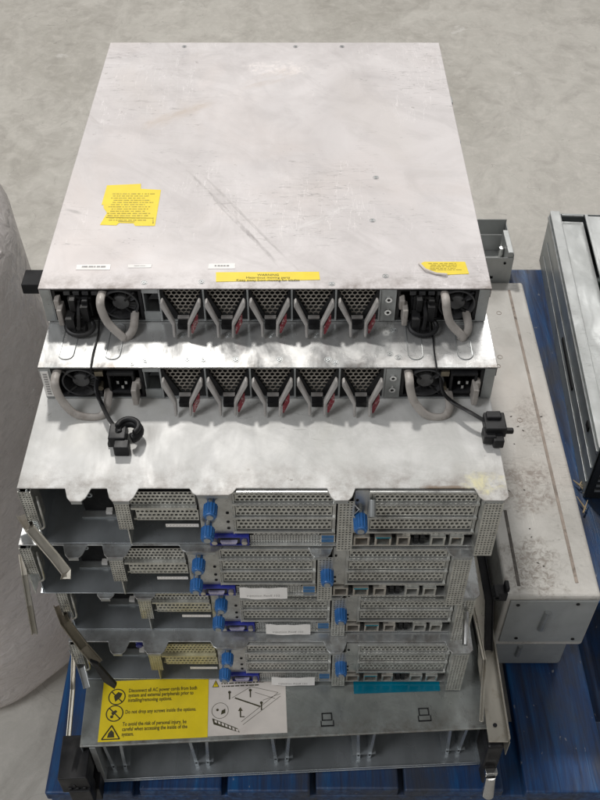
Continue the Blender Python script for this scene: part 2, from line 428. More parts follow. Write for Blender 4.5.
# ------------------------------------------------------------------ pallet
def make_pallet(X0, cols, Y0, Y1, label):
    root = empty('pallet', (X0, Y0, 0)); tag(root, label, 'pallet')
    L = Y1-Y0; W = cols[-1][1]-X0
    for a, b, ya, yb in cols:
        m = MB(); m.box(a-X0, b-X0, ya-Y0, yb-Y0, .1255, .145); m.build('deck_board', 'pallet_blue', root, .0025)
    for y in (0.004, L/2-.05, L-.10):
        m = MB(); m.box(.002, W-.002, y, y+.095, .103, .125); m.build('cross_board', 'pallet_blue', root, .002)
        for x in (.003, W/2-.06, W-.123):
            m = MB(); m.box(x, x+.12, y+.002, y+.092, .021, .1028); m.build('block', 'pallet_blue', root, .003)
    for x in (.003, W/2-.06, W-.123):
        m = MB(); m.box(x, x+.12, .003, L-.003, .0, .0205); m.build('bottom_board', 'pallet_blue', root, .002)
    return root
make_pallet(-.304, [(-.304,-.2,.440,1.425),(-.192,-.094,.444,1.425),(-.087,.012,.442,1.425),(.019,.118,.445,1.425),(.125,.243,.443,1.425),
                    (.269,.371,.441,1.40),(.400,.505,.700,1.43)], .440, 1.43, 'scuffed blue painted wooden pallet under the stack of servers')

# ------------------------------------------------------------------ 1U units with fans at the rear
W1, H1, D1 = .438, .043, .512
def screw(mb, x, y, z, r=.0028):
    mb.ring((x, y), r*.45, r, z, z+.0006, 14, 'z'); mb.ring((x, y), r*1.5, r*1.75, z, z+.0003, 14, 'z')
def fan_part(parent, cx, cz, r):
    m = MB(); m.ring((cx, cz), r, r*1.1, .0, .014, 28)
    fr = m.build('fan', 'fan_black', parent)
    m = MB(); m.cyl((cx,.003,cz),(cx,.012,cz), r*.5, n=24); m.build('hub', 'grey_dark', fr, .0006)
    m = MB()
    for k in range(7):
        a = 2*PI*k/7
        for i in range(3):
            a0 = a + i*.13; a1 = a + (i+1)*.13
            y0 = .005+i*.002; y1 = .005+(i+1)*.002
            m.add([(cx+r*.5*math.cos(a0), y0, cz+r*.5*math.sin(a0)), (cx+r*.97*math.cos(a0+.2), y0, cz+r*.97*math.sin(a0+.2)),
                   (cx+r*.97*math.cos(a1+.2), y1, cz+r*.97*math.sin(a1+.2)), (cx+r*.5*math.cos(a1), y1, cz+r*.5*math.sin(a1))], [(0,1,2,3)])
    m.build('blades', 'fan_black', fr)
    m = MB()
    for k in range(4):
        a = PI/4 + k*PI/2
        m.cyl((cx+r*.4*math.cos(a), .001, cz+r*.4*math.sin(a)), (cx+r*1.3*math.cos(a), .001, cz+r*1.3*math.sin(a)), .0011, n=6)
    m.build('guard', 'black', fr)
    return fr
M('grey_dark', (.085,.085,.085), .45, 0, .2, 60, (.14,.135,.13), .4)
def u_handle(parent, x0, x1, flip=1):
    pts = smooth_path([(x0,.004,.036),(x0,-.011,.037),(x0+.001*flip,-.017,.030),(x0+.006*flip,-.021,.016),(x0+.018*flip,-.026,.004),
                       (x1-.006*flip,-.026,.001),(x1+.001*flip,-.018,.006),(x1+.001*flip,.002,.010)], 6)
    m = MB(); m.tube(pts, .0042, 10, flat=.68, up=(0,-1,.3))
    return m.build('pull_handle', 'handle_grey', parent, smooth=True)
def psu(parent, x0, x1, kind):
    """kind 'cord_left': lever and cord ring left, fan right. kind 'fan_left': fan left, socket right."""
    m = MB()
    w = x1-x0
    # housing: body set back with a pierced look: frame bars around openings
    m.box(x0, x1, .020, .12, .002, .0405)
    for a, b, c, d in ((x0,x1,.0385,.0412),(x0,x1,.0015,.004),(x0,x0+.003,.004,.0385),(x1-.003,x1,.004,.0385)): m.box(a, b, .001, .0205, c, d)
    mid = x0 + w*.5
    m.box(mid-.0015, mid+.0015, .0015, .0205, .004, .0385)
    h = m.build('power_supply', 'black', parent)
    tag(h, 'black power supply with grey pull handle')
    if kind == 'cord_left':
        fan_part(h, mid + w*.25, .0215, .0165)
        u_handle(h, mid+.006, x1-.010)
        m = MB()   # plug block with ribs behind the ring
        m.box(x0+.014, mid-.006, .000, .018, .010, .030)
        for i in range(5): m.box(x0+.016+i*.005, x0+.0185+i*.005, -.006, .0, .012+.002*(i%2), .033-.001*i)
        m.box(x0+.018, x0+.024, -.011, -.002, .022, .036); m.box(x0+.030, x0+.036, -.009, -.002, .018, .034)
        m.build('inlet', 'black', h, .0008)
        m = MB(); c = (x0+.026, -.012, .008)
        pts = [(c[0]+.0135*math.cos(a), c[1]-.004+.010*math.sin(a)*.9, c[2]+.004*math.sin(a)) for a in [2*PI*i/24 for i in range(24)]]
        m.tube(pts, .0024, 8, closed=True, flat=.8); m.box(c[0]-.012,c[0]-.004,-.020,-.006,.004,.020); m.box(c[0]+.003,c[0]+.010,-.014,-.004,.012,.030); m.box(c[0]-.003,c[0]+.006,-.021,-.010,.0,.010)
        m.tube(smooth_path([(c[0], -.004, .030), (c[0]+.001, -.016, .022), (c[0], -.021, .008)]), .002, 6)
        m.build('cord_clip', 'black', h, smooth=True)
        m = MB(); m.box(x0+.005, x0+.0105, -.014, .002, .006, .026); m.box(x0+.002, x0+.0075, -.006, .004, .020, .032)
        m.build('release_lever', 'handle_grey', h, .0012)
        m = MB()
        for i in range(4): m.box(x0+.012+i*.009, x0+.018+i*.009, -.0005, .002, .0345, .038)
        m.build('vent_rib', 'fan_black', h)
    else:
        fan_part(h, x0 + w*.30, .0215, .0165)
        u_handle(h, x0+.006, x0+w*.58)
        sx = x0+w*.76
        m = MB()
        for a, b, c, d in ((-.013,.013,.032,.0355),(-.013,.013,.008,.0115),(-.013,-.0105,.0115,.032),(.0105,.013,.0115,.032)): m.box(sx+a, sx+b, -.0015, .016, c, d)
        m.build('inlet', 'black', h, .0008)
        m = MB()
        for dx, dz in ((-.004,.022),(.004,.022),(0,.016)): m.box(sx+dx-.0011, sx+dx+.0011, .000, .018, dz-.002, dz+.002)
        m.build('inlet_pin', 'chrome', h)
        m = MB(); m.box(x1-.0105, x1-.005, -.014, .002, .004, .025); m.box(x1-.0075, x1-.0025, -.004, .004, .016, .026)
        m.build('release_lever', 'handle_grey', h, .0012)
        m = MB(); m.box(mid-.002, mid+.006, -.0005, .003, .031, .037); m.cyl((mid+.002, -.004, .018), (mid+.002,.004,.018), .003, n=10)
        m.build('latch_tab', 'bronze', h)
    return h
def fan_module(parent, cx):
    w = .0207
    m = MB()
    # black surround leaving a V-shaped opening
    for sx in (-1, 1):
        pl = [(cx+sx*w, .0405), (cx+sx*(w-.0025), .0405), (cx+sx*(w-.0025), .034), (cx+sx*.0052, .007), (cx+sx*.0052, .002), (cx+sx*w, .002)]
        m.prism(pl, .002, .005)
    m.box(cx-.0052, cx+.0052, -.012, .004, .0004, .0060)
    m.box(cx-w, cx+w, .024, .05, .002, .0405)
    fr = m.build('fan_module', 'black', parent)
    tag(fr, 'hot swap fan with a V of grey levers over honeycomb grille')
    m = MB(); m.hexmesh(cx-.0185, cx+.0188, .005, .0395, .0058, .00300, .82)
    m.build('grille', 'grille', fr)
    jit = random.uniform(-.0012,.0012)
    sh = lambda p: -(.038-p[1])*.46-.0030+jit
    for sx in (-1, 1):
        pl = [(cx+sx*.0197,.0345),(cx+sx*.0174,.0360),(cx+sx*.0062,.0150),(cx+sx*.0058,.0025),(cx+sx*.0084,.0025),(cx+sx*.0090,.0137),(cx+sx*.0197,.0310)]
        m = MB(); m.prism(pl, -.0075, -.0005, shift=sh)
        m.build('lever', 'lever_grey', fr, .0010)
        # slim outer bow of the lever, leaving a slot where the red sticker shows on the right one
        m = MB()
        pl = [(cx+sx*.0165,.0235),(cx+sx*.0155,.0235),(cx+sx*.0098,.0125),(cx+sx*.0096,.0060),(cx+sx*.0112,.0060),(cx+sx*.0165,.0165)]
        m.prism(pl, -.0066, -.0030, shift=sh)
        if sx == 1: m.build('sticker', 'red', fr)
    # front bottom cross bar
    m = MB(); m.prism([(cx-.0052,.0052),(cx+.0052,.0052),(cx+.006,.0078),(cx-.006,.0078)], -.0035, .001); m.build('cross_bar', 'lever_grey', fr, .0006)
    return fr

def strap(parent, x, tip, style, z0=.020):
    """thin black retaining strap hanging out of the unit with a cord clamp at its end; local coordinates"""
    m = MB(); tx, ty, tz = tip
    pts = smooth_path([(x,.004,z0+.006),(x+.0005,-.010,z0+.001),(x+(tx-x)*.22, ty*.38, z0*.55+tz*.2),(x+(tx-x)*.6, ty*.75, tz+.004),(tx, ty, tz)], 8)
    m.tube(pts, .0026, 8, flat=.55)
    s = m.build('retaining_strap', 'black', parent, smooth=True)
    m = MB()
    if style == 'ring':
        m.box(tx-.006, tx+.010, ty-.016, ty+.004, tz-.006, tz+.006)
        m.box(tx+.000, tx+.014, ty-.026, ty-.015, tz-.008, tz+.004)
        m.box(tx-.008, tx-.002, ty-.014, ty-.006, tz-.010, tz-.004)
        pts = [(tx+.012+.0098*math.cos(a), ty-.004+.0098*math.sin(a), tz+.003) for a in [R(-70)+R(280)*i/18 for i in range(19)]]
        m.tube(pts, .0042, 8, flat=1.3)
        pts = [(tx+.012+.0098*math.cos(a), ty-.004+.0098*math.sin(a), tz+.009) for a in [R(-50)+R(230)*i/18 for i in range(19)]]
        m.tube(pts, .0030, 8)
    else:
        m.box(tx-.006, tx+.014, ty-.012, ty+.010, tz-.006, tz+.006)
        m.box(tx-.008, tx+.004, ty-.018, ty-.004, tz-.009, tz+.001)
        m.box(tx+.001, tx+.011, ty-.022, ty-.010, tz-.010, tz+.000)
        m.box(tx+.012, tx+.022, ty-.008, ty-.003, tz-.006, tz-.001)
        m.box(tx-.004, tx+.010, ty+.0, ty+.009, tz+.0055, tz+.009)
    m.build('cord_clamp', 'black', s, .0012)
    return s

def unit_1u(name, label, loc, lidmat, psuL, psuR, rz=0):
    root = empty(name, loc, rz); tag(root, label, 'server', 'slim fan-cooled units at the top of the stack')
    w = W1/2
    m = MB()   # tray: floor, sides, far end, flanges
    m.box(-w, w, 0, D1-.002, 0, .0012)
    m.box(-w, -w+.0012, .0005, D1-.002, .0013, H1-.0015); m.box(w-.0012, w, .0005, D1-.002, .0013, H1-.0015)
    m.box(-w+.0013, w-.0013, D1-.004, D1-.0025, .0013, H1-.0015)
    m.box(-w+.0013, w-.0013, .125, .127, .0013, H1-.0015)
    ch = m.build('chassis', 'steel', root, .0003)
    m = MB()
    m.box(-w-.0012, w+.0012, -.0008, D1, H1-.0012, H1+.0002); 
    m.box(-w-.0012, -w-.0002, .0, D1, H1-.012, H1-.0013); m.box(w+.0002, w+.0012, .0, D1, H1-.012, H1-.0013)
    lid = m.build('lid', lidmat, root, .0006)
    for sx in (-1, 1):
        m = MB(); m.prism([(sx*w,.0014),(sx*(w-.009),.0014),(sx*(w-.009),.041),(sx*w,.041)], -.0004, .0010)
        m.box(*sorted((sx*(w-.0102), sx*(w-.009))), 0, .03, .0014, .041)
        m.build('flange', 'steel', root)
    # bay dividers
    for i in range(6):
        x = -.1035 + i*.0432; m = MB(); m.box(x-.0009, x+.0009, -.0010, .06, .0014, .0414); m.build('bay_divider', 'steel', root, .0003)
    for i in range(5): fan_module(root, -.0819 + i*.0432)
    # brackets beside the fan bays
    m = MB()
    m.box(-.1205, -.1048, .0005, .002, .0014, .012); m.box(-.1205, -.1048, .0005, .002, .036, .041)
    m.box(-.1205, -.1192, 0.0022, .06, .0014, .041); m.prism([(-.1190,.012),(-.1048,.012),(-.1048,.034)], .02, .022)
    m.build('bracket', 'steel', root)
    m = MB(); m.box(.1135, .1285, -.0005, .0012, .0014, .041)
    br = m.build('bracket', 'steel', root, .0004)
    m = MB()
    for z in (.013, .029): m.ring((.121, z), .0016, .0034, -.0018, -.0003, 14)
    m.build('screw', 'chrome', br)
    m = MB()
    for z in (.013, .029): m.cyl((.121,-.0011,z),(.121,-.0006,z), .0017, n=12)
    m.build('screw_hole', 'black_matte', br)
    psu(root, -w+.0105, -.1212, psuL); psu(root, .1292, w-.0105, psuR)
    for x, y in ((-.118,.008),(-.062,.009),(.065,.006),(.118,.018),(-.12,.5),(.09,.5),(.028,.5),(.118,.19),(.11,.11)):
        m = MB(); screw(m, x, y, H1+.0002, .0019); m.build('screw', 'steel', lid)
    return root, lid

S1, L1 = unit_1u('rack_unit', 'topmost slim grey unit with pale scratched lid and torn yellow stickers', (-.034, .7135, .650), 'lid_top', 'cord_left', 'cord_left')
# stickers on the top lid --------------------------------------------------
zt = H1 + .0004
def lp(px, py):
    """point of the top lid seen at a photo pixel, in that unit's coordinates"""
    q = P(px, py, z=.6932); return (q.x + .034, q.y - .7135)
poly = [lp(107,185.5),(lp(141,184)),(lp(141,189)),(lp(161,190)),(lp(155,226)),(lp(135,226)),(lp(133.5,223.5)),(lp(119,223)),(lp(116.5,225.5)),(lp(100,225)),(lp(107,213)),(lp(103.5,208)),(lp(103.5,205)),(lp(101.5,205))]
m = MB(); m.prism(poly, zt-.0001, zt+.0001, 'z')
st = m.build('warning_sticker', 'yellow', L1); st['label'] = 'torn yellow sticker with dense fine print'
m = MB(); a = lp(108,206); b = lp(156,192); scribble(m, a[0], b[0], a[1]-.028, b[1]-.002, 13, zt+.0002, .9, .38)
for (q0, q1) in (((106,218),(153,218.6)), ((153,218),(152.5,224)), ((118,222),(134,222.4))):
    a, b = lp(*q0), lp(*q1); m.add([(a[0],a[1],zt+.0003),(b[0],b[1],zt+.0003),(b[0]+.0012,b[1]+.0008,zt+.0003),(a[0],a[1]+.0012,zt+.0003)], [(0,1,2,3)])
m.build('print', 'ink_soft', st)
def quad_on_lid(name, mat, q, parent, h=.0002):
    m = MB(); m.prism([lp(*p) for p in q], zt-.0001, zt+h, 'z'); return m.build(name, mat, parent)
st = quad_on_lid('warning_sticker', 'yellow', [(216,272.5),(319,272),(320,280),(216,282)], L1)
st['label'] = 'long yellow warning sticker'
cxy = lp(262, 275.6)
text('WARNING\nHazardous moving parts\nKeep away from moving fan blades', .0044, (cxy[0]+.006, cxy[1]-.0010, zt+.0004), 'ink', st, align='CENTER', spacing=.92)
st = quad_on_lid('warning_sticker', 'yellow', [(420,264),(424,262),(465,262),(469,274),(447,275),(436,273),(426,270)], L1)
st['label'] = 'peeling yellow sticker at the right edge'
m = MB(); a = lp(428,269); b = lp(465,262.5); scribble(m, a[0], b[0]-.004, a[1]-.003, b[1]-.001, 5, zt+.0004, .9, .35); m.build('print', 'ink_soft', st)
m = MB()   # curled torn backing
q = [lp(419,264), lp(425,271), lp(436,274.5), lp(447,276)]
m.tube([(p[0], p[1], zt+.001+.0008*(i%2)) for i, p in enumerate(q)], .0011, 6); m.build('torn_edge', 'cream_label', st)
for nm, q in (('label_strip', [(77,265),(111,264.5),(110,270),(76,270)]), ('label_strip', [(128,264.8),(152,264.6),(151,267.8),(128,268)]), ('label_strip', [(209,264),(235,263.6),(235,268.8),(208,269)])):
    s = quad_on_lid(nm, 'white_label', q, L1)
    a, b = lp(q[3][0]+5, q[3][1]-1.5), lp(q[1][0]-5, q[1][1]+1.2); m = MB(); scribble(m, a[0], b[0], a[1], b[1], 1, zt+.0004, 1, .5); m.build('print', 'ink_grey', s)
# small side lugs on the right flank and a black mounting bar on the left
m = MB(); m.box(.2195,.2245,.37,.385,.02,.034); m.cyl((.2205,.28,.03),(.2235,.28,.03),.005,n=12); m.build('side_lug','steel',S1,.0005)
m = MB(); m.box(-.242,-.2202,.016,.040,.022,.034); m.build('mounting_bar','black_matte',S1,.001)
# thin ties running down onto the unit below
for x in (-.166, .164):
    m = MB(); m.tube(smooth_path([(x,-.0005,.008),(x+.001,-.020,.0010),(x,-.045,.0010),(x+.0005,-.0655,.0004),(x+.0005,-.0668,-.006)],4), .0009, 6)
    m.build('thin_tie', 'black', S1)

S2, L2 = unit_1u('rack_unit', 'second slim grey unit from the top with two black cord clamps dangling', (-.031, .649, .606), 'lid_galvanised', 'fan_left', 'fan_left')
def rrect(x0, x1, y0, y1, z, r):
    pts = []
    for cx, cy, a0 in ((x1-r,y1-r,0),(x0+r,y1-r,90),(x0+r,y0+r,180),(x1-r,y0+r,270)):
        for k in range(6): a = R(a0+k*18); pts.append((cx+r*math.cos(a), cy+r*math.sin(a), z))
    return pts
for x in (-.202, -.157, .136, .184):
    m = MB(); m.tube(rrect(x, x+.014, .010, .062, H1+.0003, .0068), .0007, 5, closed=True); m.build('embossed_slot', 'steel', L2)
for x, y in ((-.0775,.010),(-.031,.010),(.011,.010),(.058,.010),(-.13,.004),(.126,.013),(.124,.052),(-.085,.045),(-.04,.045),(.003,.045),(.047,.045)):
    m = MB(); screw(m, x, y, H1+.0002, .0021); m.build('screw', 'steel', L2)
m = MB(); m.box(-.2185,-.2110,-.0012,-.0006,.004,.038); t = m.build('serial_label','white_label',S2)
m = MB()
for i in range(9): m.box(-.2165,-.2128,-.0015,-.0012,.007+i*.0033,.0088+i*.0033)
m.build('print','ink_grey',t)
q = P(117, 430, Y=.600); strap(S2, -.166, (q.x+.031, q.y-.649, q.z-.606), 'ring')
q = P(490, 424, Y=.605); strap(S2, .168, (q.x+.031, q.y-.649, q.z-.606), 'block')

# ------------------------------------------------------------------ 2U servers
def unit_2u(label, loc, lidmat, rz=0, paper=None, yellowish=False, right_screw_mid=True, bottom_cut=False):
    root = empty('server', loc, rz); tag(root, label, 'server', 'thick servers in the middle of the stack')
    H, D, w = .087, .65, .220
    # chassis
    m = MB()
    m.box(-w+.002, w-.002, 0, D-.002, 0, .0012)
    m.box(-w+.0035, -w+.005, .004, D-.002, .0013, H-.002); m.box(w-.005, w-.0035, .004, D-.002, .0013, H-.002)
    m.box(-w+.0052, -.062, .19, .192, .0013, H-.002)
    m.build('chassis', 'steel_inner', root, .0003)
    # lid with tabs
    tabs = [(-.176,-.158,.015),(-.138,-.115,.015),(-.063,-.026,.008),(.062,.082,.014),(.196,.2225,.014)]
    pl = [(-.223, D), (-.223, 0)]
    for a, b, d in tabs:
        pl += [(a-.003, 0), (a+.0005, -d*.72), (a+.004, -d), (b-.004, -d), (b-.0005, -d*.72)] + ([(b+.003, 0)] if b < .22 else [])
    pl[-1] = (.223, -.010); pl += [(.223, D)]
    m = MB(); m.prism(pl, H-.0014, H, 'z')
    m.box(-.223, -.2215, .001, D, H-.020, H-.0015); m.box(.2215, .223, .0, D, H-.020, H-.0015)
    lid = m.build('lid', lidmat, root, .0006)
    for a, b, d in tabs:      # bent-down lips under the tabs
        m = MB(); m.box(a+.004, b-.004, -d+.0008, -d+.002, H-.006, H-.0015); m.build('tab_lip', 'steel', lid, .0005)
    # left perforated bracket
    m = MB(); m.perf(-.222, -.2115, .040, H-.003, -.002, .0026, .0032, .0009, stagger=False); m.box(-.2225, -.2215, -.002, .02, .004, H-.003); m.box(-.2115,-.2108,-.0025,.018,.030,H-.003)
    m.tube(smooth_path([(-.209,.004,.07),(-.206,-.004,.06),(-.207,-.004,.035),(-.2125,-.003,.028)]), .0011, 6)
    m.build('perforated_bracket', 'mesh_grey', root)
    # divider strip between the empty power supply bays
    m = MB(); m.perf(-.137, -.1235, .028, H-.003, -.003, .0026, .0034, .0009, stagger=False); m.box(-.1300, -.1288, -.0015, .19, .0014, H-.002)
    m.build('perforated_bracket', 'mesh_yellow' if yellowish else 'mesh_grey', root)
    # backplane connector seen deep in the first bay
    m = MB(); m.box(-.180, -.1375, .038, .040, .004, .080); m.box(-.207,-.139,.070,.072,.0014,.084); m.box(-.126,-.063,.070,.072,.0014,.084)  # real board in front; the two rear walls are black for bay shade
    bp = m.build('backplane_and_shade', 'black_matte', root)
    m = MB(); m.box(-.158,-.152,.032,.0378,.0045,.0085); m.build('white_connector', 'white_label', bp)
    m = MB(); m.box(-.182,-.138,.030,.0378,.0015,.0030); m.ring((-.172,.030),.002,.0034,.036,.0378,14); m.build('card_edge','steel',bp)
    # blank with slotted rows over second bay
    m = MB(); mm = 'mesh_yellow' if yellowish else 'mesh_grey'
    m.perf(-.122, -.062, .064, .083, -.001, .0040, .0047, .00160); m.perf(-.118, -.060, .044, .060, -.004, .0040, .0052, .00160)
    m.box(-.122, -.061, -.0045, .03, .0605, .0632); m.box(-.122, -.061, .0, .08, .0395, .0412); m.box(-.12,-.06,.02,.022,.042,.0425)
    bl = m.build('slotted_blank', mm, root)
    m = MB(); m.box(-.12,-.06,.012,.014,.043,.083); m.build('hole_shade_sheet','black_matte',bl)  # black sheet stands in for shade behind the pierced rows
    m = MB(); m.perf(-.092, -.061, .0345, .0395, -.005, .0030, .0040, .0007); m.build('white_comb', 'white_label', bl)
    # rear plate left of first riser
    m = MB(); m.box(-.0595, -.0285, .000, .0015, .0175, H-.002); m.box(-.0600, -.0588, .0017, .19, .0014, H-.002); m.box(-.0585,-.0528,.0002,.0015,.0014,.0172)
    m.build('rear_plate', 'steel_face', root)
    m = MB()
    for z in (.026, .036, .050): m.cyl((-.0335,-.0006,z),(-.0335,-.0002,z), .0016, n=10)
    m.build('plate_hole', 'black_matte', root)
    # blank riser cages with three pierced slot covers
    for i, (x0, x1) in enumerate(((-.0285, .068), (.098, .2005))):
        m = MB()
        for z in (.0845-.001, .0655, .0445, .0225): m.box(x0, x1, -.003, .018, z-.0015, z+.0012)
        m.box(x0, x0+.0025, -.001, .018, .0235, .0835); m.box(x1-.003, x1, -.001, .018, .0235, .0835)
        m.box(x0-.0005, x0+.0005, -.003, .01, .02, .083)
        cage = m.build('riser_cage', 'steel_face', root, .0003)
        m = MB(); m.box(x0+.0005, x1-.0005, .0185, .0200, .018, H-.003); m.build('hole_shade_sheet', 'black_matte', cage)  # black backing sheet, added so the slot cover holes look shaded
        for k, (z0, z1) in enumerate(((.0262,.0425),(.0470,.0635),(.0678,.0815))):
            m = MB(); m.perf(x0+.003, x1-.0035, z0, z1, -.0012+.0005*k, .0045, .0052, .00178, .0012)
            m.build('slot_cover', 'mesh_grey', cage)
        m = MB(); m.perf(x0+.004, x1-.004, .0645, .0655, -.0036, .0045, .002, .0006, .0002); m.build('hole_row', 'steel_face', cage)
    # thumb screws
    def thumb(x, z, l=.018, r=.0067, mat='blue'):
        m = MB(); m.cyl((x,-.0,z),(x,-.006,z), r*.55, n=14); m.cyl((x,-.005,z),(x,-l,z-.001), r*.92, r*.86, n=20)
        for k in range(14):
            a = 2*PI*k/14; m.cyl((x+r*.9*math.cos(a),-.0055,z+r*.9*math.sin(a)),(x+r*.86*math.cos(a),-l+.0015,z-.001+r*.86*math.sin(a)), .0009, n=5)
        t = m.build('thumb_screw', mat, root, .0006)
        m = MB(); m.cyl((x,-l,z-.001),(x,-l-.0010,z-.001), r*.48, n=16); m.cyl((x,.0,z+.006),(x,-.006,z+.006), r*.28, n=10); m.build('screw_tip', 'steel', t)
    thumb(-.0475, .068); thumb(-.0525, .032)
    thumb(.0905 if right_screw_mid else .079, .052, .022)
    # VGA port
    m = MB(); m.box(-.0525, -.0145, -.0018, .004, .0022, .0162)
    for a, b, c, d in ((-.0525,-.0145,.0146,.0164),(-.0525,-.0145,.0020,.0034),(-.0525,-.0508,.0036,.0145),(-.0162,-.0145,.0036,.0145)): m.box(a,b,-.0036,-.0019,c,d)
    vg = m.build('display_port', 'vga_blue', root, .0002)
    m = MB(); m.box(-.0445,-.0235,-.0024,-.0019,.0040,.0140); m.build('port_recess','unit_dark',vg)
    m = MB(); m.prism([(-.0425,.0108),(-.0255,.0108),(-.0270,.0062),(-.0410,.0062)], -.0055, -.0026); m.build('port_shell', 'vga_pin', vg, .0005)
    for x in (-.0478, -.0190): m = MB(); m.cyl((x,-.0019,.0088),(x,-.0060,.0088), .0030, n=6); m.build('hex_post', 'port_metal', vg)
    # board-level rear: perforated band, ports
    m = MB(); m.box(-.0140,.205,.0062,.0075,.0014,.0208); m.build('port_shade_sheet','black_matte',root); m = MB()  # black sheet in place of shade behind the port band holes
    m.perf(-.0135, .0535, .0028, .0150, -.0005, .0027, .0030, .0009, stagger=False); m.perf(-.010, .053, .0163, .0200, -.001, .0048, .0037, .0012, stagger=False)
    m.perf(.133, .203, .0168, .0206, -.001, .0052, .0037, .0012, stagger=False)
    m.box(-.013,.205,-.0035,.006,.0010,.0024)
    m.build('port_band', 'steel_face', root)
    m = MB(); m.box(.0540,.0685,-.0008,.005,.0028,.0160); u = m.build('usb_port','port_metal',root,.0004)
    m = MB(); m.box(.0553,.0672,-.0013,.004,.0102,.0146); m.box(.0553,.0672,-.0013,.004,.0042,.0086); m.build('usb_tongue','usb_blue',u)
    for x0, x1, mt, inner in ((.086,.1015,'port_metal','copper'),(.1065,.1225,'port_metal','teal'),(.1275,.1405,'port_metal','black_matte'),(.1600,.1745,'mesh_grey','black_matte'),(.1785,.1920,'mesh_grey','copper')):
        m = MB()
        for a, b, c, d in ((x0,x1,.0146,.0166),(x0,x1,.0028,.0040),(x0,x0+.002,.004,.0146),(x1-.002,x1,.004,.0146)): m.box(a,b,-.0040,.006,c,d)
        pt = m.build('network_port', mt, root, .0003)
        m = MB(); m.box(x0+.002,x1-.002,.003,.0055,.004,.0146); m.build('socket','black_matte',pt)
        m = MB(); m.box(x0+.004,x1-.004,-.001,.0028,.0102,.0135); m.build('contacts',inner,pt)
    m = MB()
    for i in range(2):
        for j in range(3): m.box(.1445+i*.006,.1485+i*.006,-.002,.003,.003+j*.0044,.0062+j*.0044)
    m.build('stacked_socket','black_matte',root)
    m = MB(); m.box(.1072,.1218,-.0046,-.0042,.0152,.0164); m.build('colour_tab','teal',root)
    # central and right perforated uprights, bent forward
    def upright(x0, x1, z0, z1, y):
        m = MB(); m.perf(x0+.001, x1-.001, z0, z1, y, .0031, .0038, .0010, stagger=False)
        m.box(x0, x0+.001, y-.0002, .004, z0, z1); m.box(x1-.001, x1, y-.0002, .004, z0, z1); m.box(x0, x1, y-.0002, .004, z0-.001, z0)
        up = m.build('perforated_upright', 'mesh_grey', root)
        m = MB(); m.box(x0+.0012,x1-.0012,y+.004,y+.005,z0,z1); m.build('upright_shade_sheet','black_matte',up)  # black backing that paints the upright's holes as shaded
    upright(.0695, .0845, .001, .078, -.008)
    upright(.2015, .2190, .000, H-.004, -.013)
    m = MB(); m.box(.085,.0975,-.0005,.0012,.0185,H-.003); m.build('rear_plate','steel_face',root)
    m = MB()
    for z in (.024,.032,.070): m.cyl((.0875,-.0012,z),(.0875,-.0006,z), .0013, n=10)
    m.build('plate_hole','black_matte',root)
    if paper:
        x0, x1, z0, z1, words, tilt = paper
        m = MB(); n = 8; top = []; bot = []
        for i in range(n+1):
            x = x0+(x1-x0)*i/n; yy = -.0062 - .0010*math.sin(i/n*PI)
            top.append((x, yy+.0015, z1+(.0006*math.sin(i*2.1)))); bot.append((x, yy-.002, z0+.0007*math.sin(i*1.3+1)))
        vs = top+bot+[(a,b+.0004,c) for a,b,c in top+bot]; k = 2*(n+1)
        fs = [(i,i+1,n+2+i,n+1+i) for i in range(n)]+[(k+i,k+n+1+i,k+n+2+i,k+i+1) for i in range(n)]
        fs += [(i,k+i,k+i+1,i+1) for i in range(n)]+[(n+1+i,n+2+i,k+n+2+i,k+n+1+i) for i in range(n)]+[(0,n+1,k+n+1,k),(n,k+n,k+2*n+1,2*n+1)]
        m.add(vs, fs)
        pp = m.build('paper_label', 'white_label', root)
        text(words, .0046, ((x0+x1)/2, -.0098, (z0+z1)/2-.0015), 'ink_grey', pp, align='CENTER', rot=(R(84),0,0))
    return root
S3 = unit_2u('thick server under the two slim units, its dusty white lid carrying a yellow stain', (-.0345, .537, .518), 'lid_dusty')
S4 = unit_2u('second thick server from the top, shifted to the left, with a curling paper label', (-.052, .536, .430), 'lid_grey', paper=(-.010,.039,.004,.0185,'injection Rself 102',0), right_screw_mid=False)
S5 = unit_2u('thick server between the left-shifted one and the lowest one, with a straight paper label', (-.0355, .545, .342), 'lid_grey', paper=(-.002,.047,.004,.0185,'injection Rself 101',0), right_screw_mid=False)
S6 = unit_2u('lowest thick server, with yellowish slotted strips and a blue latch in its left bay', (-.033, .530, .2545), 'lid_grey', paper=(.0,.050,.002,.014,'injection Rself 161',0), yellowish=True, right_screw_mid=False)
m = MB(); m.box(-.150,-.137,.03,.06,.035,.055); m.box(-.156,-.137,.02,.033,.042,.05); m.cyl((-.152,.018,.044),(-.152,.03,.044),.004,n=12)
m.build('latch', 'vga_blue', S6, .001)
# bent wire clip and its open screw on the uppermost thick server
m = MB(); m.tube([(.084,-.004,.068),(.089,-.006,.063),(.0835,-.008,.057),(.0895,-.012,.052)], .0008, 6); m.build('wire_clip','chrome',S3)
m = MB(); m.cyl((.101,-.001,.072),(.101,-.012,.060),.0035,n=12); m.build('pin','steel',S3,.0005)

